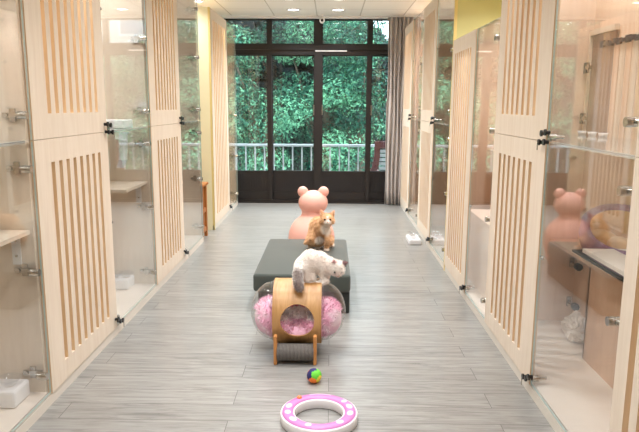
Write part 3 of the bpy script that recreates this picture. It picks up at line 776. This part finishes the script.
# --- cream kitten with grey tail on top of the cat house
Yk=3.44
def K(px,py,dy=0): return P(px,py,y=Yk+dy)
kcat=thing('cat','cream white kitten with grey tail stooping on top of the cat house','cat',(-.12,Yk,.42))
kh=K(336.5,267.5,-.035); fd=Vector((.18,-.75,-.63)).normalized()   # face direction
ZT=hz+hr
KS=[('b',K(305.5,268,.0),(.062,.070,.072)),('b',K(311,262,.0),(.062,.062,.070)),('b',K(319,262.5,.0),(.055,.056,.064)),('b',K(325.5,266,-.005),(.047,.05,.055)),
    ('c',K(327,264,-.005),kh+Vector((-.008,.01,.006)),.043,.034),
    ('b',kh,(.045,.044,.041)),('b',kh+fd*.034+Vector((0,0,-.006)),(.020,.020,.018)),('b',kh+Vector((-.020,-.014,-.014)),(.024,)*3),('b',kh+Vector((.02,-.014,-.014)),(.024,)*3),
    ('b',K(308,276,-.03),(.045,.04,.045)),('b',K(303,277,.03),(.045,.04,.05))]
KS+=[('c',K(307,280,-.035),K(313,286,-.045),.026,.017),('c',K(309,285,-.045),K(321,283.5,-.045),.017,.014),('b',K(321.5,283,-.045),(.020,.015,.013))]
KS+=[('c',K(300,280,.03),K(298,285,.02),.026,.016),('c',K(298,286,.02),K(302,286,.02),.016,.014)]
KS+=[('c',K(322,271,-.025),K(323,277,-.03),.024,.017),('c',K(323,277,-.03),K(325,281.5,-.03),.017,.013),('b',K(326,281,-.035),(.018,.015,.012))]
KS+=[('c',K(328,270,.03),K(326,279,.03),.022,.014)]
tl=[K(299.5,268,-.055),K(297.8,274,-.085),K(297.8,280,-.115),K(298.5,284.5,-.14),K(299.5,288,-.158)]
for i,(r0,r1) in enumerate(((.026,.027),(.027,.026),(.026,.025),(.025,.021))): KS.append(('c',tl[i],tl[i+1],r0,r1))
KS+=ear(kh+Vector((.030,.006,.022)),kh+Vector((.066,.0,.030)),.016,.01)+ear(kh+Vector((-.016,-.012,.030)),kh+Vector((-.012,-.035,.052)),.016,.01)
def kcol(p):
    wh=L3(246,238,230); be=L3(226,206,190); gr=L3(128,114,108); dk=L3(96,78,74)
    c=wh.lerp(be,.35*smooth(-.1,.5,noise.noise(p*14)))
    dmin=min(((p-tl[i].lerp(tl[i+1],u/3)).length,i+u/3) for i in range(4) for u in range(4))
    k=1-smooth(.028,.036,dmin[0]); k*=smooth(.0,1.0,dmin[1]) if dmin[1]<1 else 1
    if p.y<Yk-.045 or dmin[1]>1: c=c.lerp(gr.lerp(dk,.3*smooth(2,4,dmin[1])),k)
    q=p-kh
    e1=(p-(kh+Vector((.058,.0,.028)))).length; e2=(p-(kh+Vector((-.012,-.032,.050)))).length
    c=c.lerp(L3(120,86,86),1-smooth(.022,.032,e1)); c=c.lerp(L3(206,160,156),1-smooth(.014,.024,e2))
    m=(p-(kh+fd*.052)).length; c=c.lerp(L3(196,170,158),.6*(1-smooth(.012,.03,m)))
    return (c.x,c.y,c.z,1)
cat_body('body',KS,kcat,kcol,.005,3,11000,.012)
sv=fd.cross(Vector((0,0,1))).normalized(); uv=sv.cross(fd)
for sx in (-1,1):
    MB().ball(kh+fd*.0395+sv*sx*.0185+uv*.009,.0065,.0055,.0065,nu=14,nv=8).build('eye',M['eye'],kcat)
MB().ball(kh+fd*.0545-uv*.005,.0048,nu=12,nv=8).build('nose',M['nose'],kcat)

# ------------------------------------------------------------------ outside: balcony, trees, street, house
struct(MB().box(-6,6,YW+.12,10.35,-.2,-.02).build('trim_2',M['concrete']))
t=thing('balcony_railing','pale metal balcony railing with upright bars outside the window','railing',(0,10.1,-.02))
zr=P(245,144,y=10.1).z; zb=.10
MB().box(-5.5,5.5,10.07,10.13,zr-.035,zr+.005).build('top_rail',M['railw'],t,bevel=.008)
MB().box(-5.5,5.5,10.085,10.115,zb-.02,zb+.012).build('bottom_rail',M['railw'],t)
k=0; x=-3.2
while x<3.0:
    MB().box(x-.011,x+.011,10.09,10.112,(zb if k%6 else -.02),zr-.03).build('baluster' if k%6 else 'post',M['railw'],t)
    x+=.152; k+=1
# louvred unit
t=thing('louvred_screen','white louvred screen with maroon curved frame on the balcony at right','screen',(.92,9.7,-.02))
p0=P(372,141,y=9.7); x0=p0.x+.02; zt=p0.z
cf=MB(); poly=[(x0+.03,zt),(x0-.005,zt-.02)]
pts=[(x0+.02,zt),(x0+.015,.62),(x0-.02,.45),(x0-.06,.38),(x0-.06,.30),(x0+.02,.34),(x0+.08,.46),(x0+.10,.62),(x0+.10,zt-.10),(x0+.9,zt-.10),(x0+.9,zt)]
cf.prism(pts,9.60,9.66,'y'); cf.box(x0+.02,x0+.10,9.60,9.9,-.02,.40); cf.box(x0+.84,x0+.9,9.60,9.9,-.02,zt)
cf.build('curved_frame',M['maroon'],t)
for i in range(9): MB().box(x0+.09,x0+.85,9.625,9.65,.22+i*.066,.266+i*.066).build('louvre',M['railw'],t)

struct(MB().box(-40,40,10.4,70,-3.4,-3.2).build('ground',M['ground']))
def foliage(blobs,per,size,squash=.6,core=False):
    V=[];F=[];A=[]
    rng=np.random
    for (c,r,b) in blobs:
        n=int(per*(r/.6)**2)
        d=rng.normal(size=(n,3)); d/=np.linalg.norm(d,axis=1)[:,None]
        rad=r*(.55+.5*rng.rand(n)**.6)
        pos=np.array(c)+d*rad[:,None]*np.array([1,1,squash])
        nr=d+rng.normal(scale=.55,size=(n,3))+np.array([0,0,.5]); nr/=np.linalg.norm(nr,axis=1)[:,None]
        ref=rng.normal(size=(n,3)); u=np.cross(nr,ref); u/=np.linalg.norm(u,axis=1)[:,None]; w_=np.cross(nr,u)
        sz=size*(.6+.8*rng.rand(n))[:,None]
        q=np.stack([pos-u*sz,pos-w_*sz*.42+u*sz*.1,pos+u*sz,pos+w_*sz*.42+u*sz*.1],1)
        base=len(V)//1
        V.append(q.reshape(-1,3)); A.append(np.repeat(np.clip(b+rng.normal(scale=.17,size=n),0,1),4))
    if core:
        for (c,r,b) in blobs:
            g=[]
            for (i,j,k) in ((1,0,0),(-1,0,0),(0,1,0),(0,-1,0),(0,0,1),(0,0,-1)):
                u=np.array([j,k,i],float); w_=np.cross((i,j,k),u); e=np.array((i,j,k))*r*.62
                q=np.stack([e-u*r*.55-w_*r*.55,e+u*r*.55-w_*r*.55,e+u*r*.55+w_*r*.55,e-u*r*.55+w_*r*.55])
                g.append(q+np.array(c))
            V.append(np.concatenate(g)); A.append(np.zeros(24)+.05)
    V=np.concatenate(V); A=np.concatenate(A); F=np.arange(len(V)).reshape(-1,4)
    return V,F,A
def tree(x,y,zt,zb,wid,label,nb=40,per=950,size=.036,mat='leaf',bias=.5,trunk=True,name='broadleaf_tree'):
    t=thing(name,label,'tree',(x,y,-3.2),'trees outside the window')
    blobs=[]
    for i in range(nb):
        a=random.random()*2*PI; rr=wid*math.sqrt(random.random()); z=zb+(zt-zb)*random.random()
        k=math.sqrt(max(.08,1-((z-(zb+zt)/2)/((zt-zb)/2))**2))
        blobs.append(((x+rr*math.cos(a)*k,y+rr*.6*math.sin(a)*k,z),.28+.34*random.random(),bias+random.uniform(-.36,.36)))
    V,F,A=foliage(blobs,per,size,core=(mat=='leafdark'))
    me=bpy.data.meshes.new('foliage'); me.from_pydata((V-np.array([x,y,-3.2])).tolist(),[],F.tolist())
    at=me.attributes.new('leaf','FLOAT','POINT'); at.data.foreach_set('value',A.astype(np.float32)); me.materials.append(M[mat])
    o=bpy.data.objects.new('foliage',me); COL.objects.link(o); o.parent=t
    b=MB(); b.bar((x,y,-3.2),(x+.1,y,(zb+zt)/2),.16,.10,n=12)
    for i in range(7):
        q=random.choice(blobs)[0]; b.bar((x+.06,y,zb+(zt-zb)*.25*random.random()),q,.05,.015,n=8)
    b.build('trunk',M['bark'],t)
    return t
tree(-2.9,13.0,3.7,-.6,1.5,'broad blue-green tree outside, behind the far left window pane',36)
tree(-1.35,12.6,3.5,-.4,1.0,'leafy blue-green tree outside, left of the middle mullion',30)
tree(-.15,13.1,3.6,-.8,.9,'leafy blue-green tree outside, right behind the middle mullion',25)
tree(.50,12.5,3.2,-.5,.55,'blue-green tree with bright leaves outside, behind the right window doors',27,bias=.55)
tree(2.2,13.6,2.2,-.6,1.0,'lower rounded tree outside, beyond the curtain side of the window',34,bias=.55)
tree(-4.6,14.0,4.2,-.5,1.5,'tall tree outside to the left of the window, seen in glass reflections',40)
tree(-1.9,16.2,4.4,-2.0,2.4,'dark evergreen tree outside behind the leafy trees, left half',150,200,.12,'leafdark',.45,name='evergreen_tree')
tree(.05,16.6,4.3,-2.0,1.3,'dark evergreen tree outside behind the leafy trees, right half',130,200,.12,'leafdark',.45,name='evergreen_tree')
tree(1.05,19.6,3.5,-2.5,1.1,'dark evergreen tree outside, farthest back behind the right doors',110,200,.12,'leafdark',.45,name='evergreen_tree')
tree(-.75,14.8,1.5,-2.0,.8,'dark bushy evergreen outside, low behind the middle of the railing',60,220,.10,'leafdark',.45,name='evergreen_tree')
tree(-3.9,18.2,3.6,-2.0,1.3,'dark evergreen tree outside, between the two left evergreens',110,200,.12,'leafdark',.45,name='evergreen_tree')
tree(2.6,17.2,2.5,-2.0,1.8,'dark low evergreen tree outside at the far right behind the railing',60,170,.10,'leafdark',.45,name='evergreen_tree')
tree(-5.2,17.5,4.6,-2.0,2.4,'dark evergreen tree outside at the far left behind the railing',70,150,.11,'leafdark',.45,name='evergreen_tree')
# apartment house that the left glass mirrors
t=thing('apartment_house','pale apartment house with balconies across the street, mirrored in left glass','building',(9,27,-3.2))
MB().box(3.4,15,24,31,-3.2,8.8).build('wall',M['facade'],t)
for r in range(4):
    z=-1.6+r*2.75
    for c in range(5):
        x=4.2+c*2.1
        f=MB().box(x,x+1.15,23.93,24.0,z,z+1.35).build('window_frame',M['railw'],t)
        MB().box(x+.08,x+1.07,23.90,23.93,z+.08,z+1.27).build('pane',M['bglass'],f)
    b=MB(); b.box(5.9,12.6,22.9,24,z-1.0,z-.88); b.box(5.9,12.6,22.9,22.98,z-.88,z-.1); b.build('balcony',M['facade_band'],t)
MB().box(3.2,15.2,23.8,31.2,8.8,9.1).build('roof_edge',M['facade_band'],t)

# ------------------------------------------------------------------ world
wd=bpy.data.worlds.new('overcast_sky'); S.world=wd; wd.use_nodes=True; nt=wd.node_tree
bg=nt.nodes['Background']; bg.inputs['Color'].default_value=(.74,.87,1.0,1); bg.inputs['Strength'].default_value=7.0

# ------------------------------------------------------------------ view
v=S.view_settings; v.view_transform='Standard'; v.look='None'; v.gamma=1; v.exposure=0.13
v.use_curve_mapping=False
S.cycles.max_bounces=12; S.cycles.transparent_max_bounces=32; S.cycles.glossy_bounces=6; S.cycles.diffuse_bounces=5
S.cycles.caustics_reflective=False; S.cycles.caustics_refractive=False
